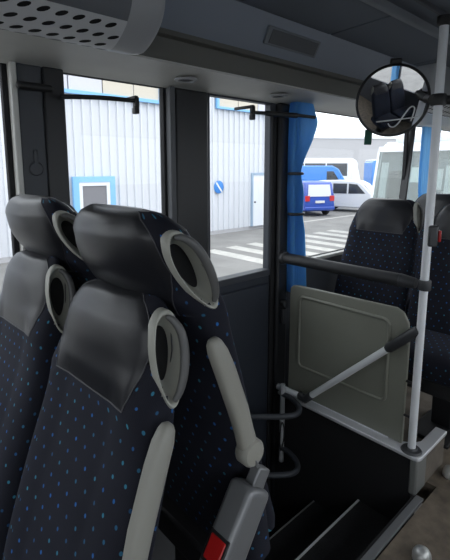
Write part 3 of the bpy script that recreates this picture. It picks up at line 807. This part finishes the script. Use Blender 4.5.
def vehicle(name, loc, rz, prof, w, belt, taper, mat, wheels, wr, side_w, rear=None, front=None, band=None):
    """prof: side outline (l, z); side_w: window outlines on both sides; rear/front: (z0, z1, half width)"""
    e = empty(name, loc, rz)
    def yy(z): return w - max(0, z - belt) * taper
    b = BM(); n = len(prof)
    L_ = [b.verts.new((l, yy(z), z)) for l, z in prof]; R_ = [b.verts.new((l, -yy(z), z)) for l, z in prof]
    b.faces.new(L_); b.faces.new(R_[::-1])
    for i in range(n): b.faces.new((L_[i], R_[i], R_[(i + 1) % n], L_[(i + 1) % n]))
    obj('body', b, mat, e, bevel=.07, seg=3)
    for poly in side_w:
        for s in (-1, 1):
            b = BM(); prism(b, [(l, s * (yy(z) + .004), z) for l, z in poly], (0, -s * .03, 0)); obj('side_window', b, 'auto_glass', e)
    for l in wheels:
        for s in (-1, 1):
            b = BM(); lathe(b, [(wr * .55, 0), (wr * .9, .0), (wr, .04), (wr, .2), (wr * .9, .22)], (l, s * (w + .01), wr), (0, -s, 0), 24); t = obj('wheel', b, 'tyre', e)
            b = BM(); lathe(b, [(.01, .0), (wr * .5, .01), (wr * .58, .03), (wr * .58, .1)], (l, s * (w + .012), wr), (0, -s, 0), 20); obj('hub_cap', b, 'dome', t)
    return e
small = [(-2.1, .28), (-2.16, .55), (-2.1, 1.0), (-2.0, 1.68), (-1.88, 1.82), (-.4, 1.86), (.45, 1.80), (.75, 1.66), (1.25, 1.13), (1.9, .97), (2.12, .78), (2.15, .45), (2.08, .25)]
sw = [[(-1.85, 1.08), (-1.80, 1.62), (-1.0, 1.66), (-1.0, 1.08)], [(-.92, 1.08), (-.92, 1.66), (-.1, 1.66), (-.1, 1.08)], [(0, 1.08), (0, 1.66), (.48, 1.62), (.98, 1.10)]]
sw_w = sw
psc = math.atan2(-.68, .74)                      # direction across the view
vb = vehicle('blue_van', (20.1, 15.35, G), psc + math.radians(106), small, .89, 1.0, .10, 'car_blue', (-1.35, 1.35), .32, sw)
tag(vb, 'small blue van parked with its rear window and red tail lamp in view', 'van')
b = BM(); prism(b, [(-2.10, -.68, 1.06), (-2.10, .68, 1.06), (-2.015, .62, 1.68), (-2.015, -.62, 1.68)], (-.02, 0, 0)); obj('rear_window', b, 'trim_pale', vb)
for s in (-1, 1):
    b = BM(); box(b, -2.18, -2.04, s * .70 - .10, s * .70 + .14 * 1, .82, 1.10) if s > 0 else box(b, -2.18, -2.04, -.84, -.60, .82, 1.10); obj('tail_lamp', b, 'lamp_red', vb)
b = BM(); box(b, -2.20, -2.1, -.26, .26, .72, .84); obj('number_plate', b, 'plate', vb)
b = BM(); box(b, -2.24, -2.0, -.86, .86, .34, .52); obj('bumper', b, 'car_blue', vb, bevel=.04)
vw = vehicle('white_van', (23.2, 13.95, G), psc - math.radians(32), small, .90, 1.0, .10, 'car_white', (-1.35, 1.40), .33, sw[1:])
tag(vw, 'small white van with sloping bonnet parked beside the blue van', 'van')
b = BM(); prism(b, [(.80, -.66, 1.64), (.80, .66, 1.64), (1.22, .72, 1.17), (1.22, -.72, 1.17)], (.02, 0, .012)); obj('windscreen', b, 'pane_lilac', vw)
coach_p = [(-6, .35), (-6, 3.1), (-5.8, 3.3), (5.3, 3.3), (5.55, 3.15), (5.95, 1.4), (6.0, .9), (5.95, .35)]
def coach(name, loc, rz, mat, label, swm, roofm=None, corner=False):
    e = vehicle(name, loc, rz, coach_p, 1.27, 1.2, .03, mat, (-3.6, 3.9), .5, swm)
    tag(e, label, 'coach')
    b = BM(); box(b, -5.9, 5.25, -1.18, 1.18, 3.22, 3.36); obj('roof', b, 'coach_white', e, bevel=.05)
    b = BM(); prism(b, [(5.60, -1.10, 3.02), (5.60, 1.10, 3.02), (5.97, 1.16, 1.25), (5.97, -1.16, 1.25)], (.02, 0, .004)); obj('windscreen', b, 'auto_glass', e)
    return e
wins = [[(-5.6 + 1.75 * i, 1.95), (-5.6 + 1.75 * i, 2.95), (-3.95 + 1.75 * i, 2.95), (-3.95 + 1.75 * i, 1.95)] for i in range(6)]
ca = coach('coach', (28.2, 23.3, G), psc, 'coach_white', 'white coach with a dark window band behind the blue panel van', wins)
mb_p = [(-3.4, .35), (-3.4, 2.5), (-3.2, 2.72), (1.7, 2.72), (2.1, 2.5), (2.75, 1.45), (3.35, 1.2), (3.45, .8), (3.4, .35)]
mb = vehicle('panel_van', (24.2, 18.3, G), psc, mb_p, 1.0, 1.0, .05, 'coach_blue', (-2.1, 2.2), .36, [[(1.3, 1.5), (1.3, 2.35), (1.75, 2.35), (2.3, 1.5)]])
tag(mb, 'tall bright blue panel van parked behind the small vans', 'van')
b = BM(); prism(b, [(5.0, -1.295, .9), (5.5, -1.295, .9), (5.65, -1.24, 3.0), (5.3, -1.24, 3.0)], (0, .03, 0)); obj('corner_pillar', b, 'coach_white', ca)
b = BM(); prism(b, [(5.0, -1.305, .9), (5.5, -1.305, .9), (5.54, -1.30, 1.55), (5.09, -1.30, 1.55)], (0, .03, 0)); obj('corner_lamp', b, 'lamp_red', ca)
cb = coach('coach', (42.3, 17.2, G), psc, 'coach_blue', 'blue and white coach seen between the white van and the coach facing us', wins)
rzc = math.atan2(-(.87 * .74) + .5 * .68, -(.87 * .68) - .5 * .74)
hd = -(V((.74, -.68, 0)) * .66 + V((.68, .74, 0)) * .75)
rz3 = math.atan2(hd.y, hd.x)
fc = V((12.9, 5.75, G)) - hd * 6.0
cc = coach('coach', fc, rz3, 'coach_white', 'white coach facing us with a large raked windscreen, beyond the seats', wins)
b = BM(); box(b, -5.9, 5.3, -.90, .90, 3.30, 3.62); obj('roof_pod', b, 'coach_white', cc, bevel=.15, seg=4)
# its windscreen stands clear of the dim driver's compartment
ws = next(c for c in cc.children if c.name.startswith('windscreen')); bpy.data.objects.remove(ws)
def fz(z): return 5.60 + (3.02 - z) / (3.02 - 1.25) * .37
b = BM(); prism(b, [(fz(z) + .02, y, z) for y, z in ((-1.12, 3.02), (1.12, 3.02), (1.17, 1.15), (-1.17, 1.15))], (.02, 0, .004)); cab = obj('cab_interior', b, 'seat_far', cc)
b = BM(); prism(b, [(fz(z) + .16, y, z) for y, z in ((-1.14, 3.04), (1.14, 3.04), (1.19, 1.13), (-1.19, 1.13))], (.012, 0, .003)); obj('windscreen', b, 'cab_glass', cc)
b = BM(); prism(b, [(fz(z) + .05, y, z) for y, z in rrect(-.78, -.28, 1.5, 2.45, .12)], (.05, 0, 0)); obj('driver_backrest', b, 'black', cab)
b = BM(); box(b, fz(1.4) - .02, fz(1.4) + .12, -1.15, 1.15, 1.16, 1.48); obj('dashboard', b, 'clamp', cab)
for y0, y1, z0, z1, m in ((.25, .75, 1.9, 2.5, 'pane_lilac'), (-.15, .12, 2.1, 2.55, 'coach_white'), (.82, 1.05, 1.55, 2.6, 'pane_lilac'), (-1.08, -.86, 1.6, 2.7, 'pane_lilac')):
    b = BM(); prism(b, [(fz(z) + .05, y, z) for y, z in ((y0, z0), (y1, z0), (y1, z1), (y0, z1))], (.012, 0, 0)); obj('cabin_window', b, m, cab)
for s_ in (-1, 1):
    b = BM(); prism(b, [(fz(z) + .02, y, z) for y, z in ((s_ * 1.15, 3.06), (s_ * 1.22, 3.06), (s_ * 1.27, 1.0), (s_ * 1.19, 1.0))], (.17, 0, 0)); obj('corner_pillar', b, 'coach_white', cc)
b = BM(); prism(b, [(fz(z) + .02, y, z) for y, z in ((-1.2, 3.03), (1.2, 3.03), (1.2, 3.2), (-1.2, 3.2))], (.17, 0, 0)); obj('header', b, 'coach_white', cc)
for s in (-1, 1):
    b = BM(); box(b, -5.5, 5.0, s * 1.275 - .02, s * 1.275 + .02, 1.15, 1.75); obj('side_stripe', b, 'coach_blue', cc)

# ------------------------------------------------------------------ light, world, camera
w = bpy.data.worlds.new('overcast'); S.world = w; w.use_nodes = True
nt = w.node_tree; bg = nt.nodes['Background']
tc = nt.nodes.new('ShaderNodeTexCoord'); sx = nt.nodes.new('ShaderNodeSeparateXYZ'); nt.links.new(tc.outputs['Generated'], sx.inputs[0])
mr_ = nt.nodes.new('ShaderNodeMapRange'); mr_.inputs['From Min'].default_value = -.05; mr_.inputs['From Max'].default_value = .6
mr_.inputs['To Min'].default_value = 0; mr_.inputs['To Max'].default_value = 1
nt.links.new(sx.outputs['Z'], mr_.inputs['Value'])
cr = nt.nodes.new('ShaderNodeValToRGB'); cr.color_ramp.elements[0].color = (.88, .90, .93, 1); cr.color_ramp.elements[1].color = (.93, .96, 1.0, 1)
nt.links.new(mr_.outputs['Result'], cr.inputs['Fac']); nt.links.new(cr.outputs['Color'], bg.inputs['Color'])
bg.inputs['Strength'].default_value = 2.15
sun = bpy.data.lights.new('sun', 'SUN'); sun.energy = .6; sun.angle = math.radians(60); sun.color = (1, .98, .95)
so = link(bpy.data.objects.new('sun', sun)); so.rotation_euler = (math.radians(48), math.radians(-8), math.radians(10))

F, HY, CY, VX = 431., 169., 234., 700.
pit = math.atan((CY - HY) / F); az = math.atan((VX - 225) / (F / math.cos(pit)))
fwd = V((math.cos(az) * math.cos(pit), math.sin(az) * math.cos(pit), -math.sin(pit)))
cd = bpy.data.cameras.new('camera'); co = link(bpy.data.objects.new('camera', cd))
co.location = (0, 0, 1.45)
co.rotation_euler = fwd.to_track_quat('-Z', 'Y').to_euler()
cd.sensor_fit = 'AUTO'; cd.sensor_width = 36; cd.lens = F / 560 * 36
cd.shift_y = -(280 - CY) / 560
cd.clip_start = .02; cd.clip_end = 500
S.camera = co
vs = S.view_settings
vs.view_transform = 'Standard'; vs.look = 'None'; vs.gamma = 1; vs.use_curve_mapping = False; vs.exposure = 0.28
S.cycles.use_denoising = True
S.cycles.max_bounces = 16; S.cycles.diffuse_bounces = 7; S.cycles.transparent_max_bounces = 24; S.cycles.glossy_bounces = 5
S.cycles.sample_clamp_indirect = 6
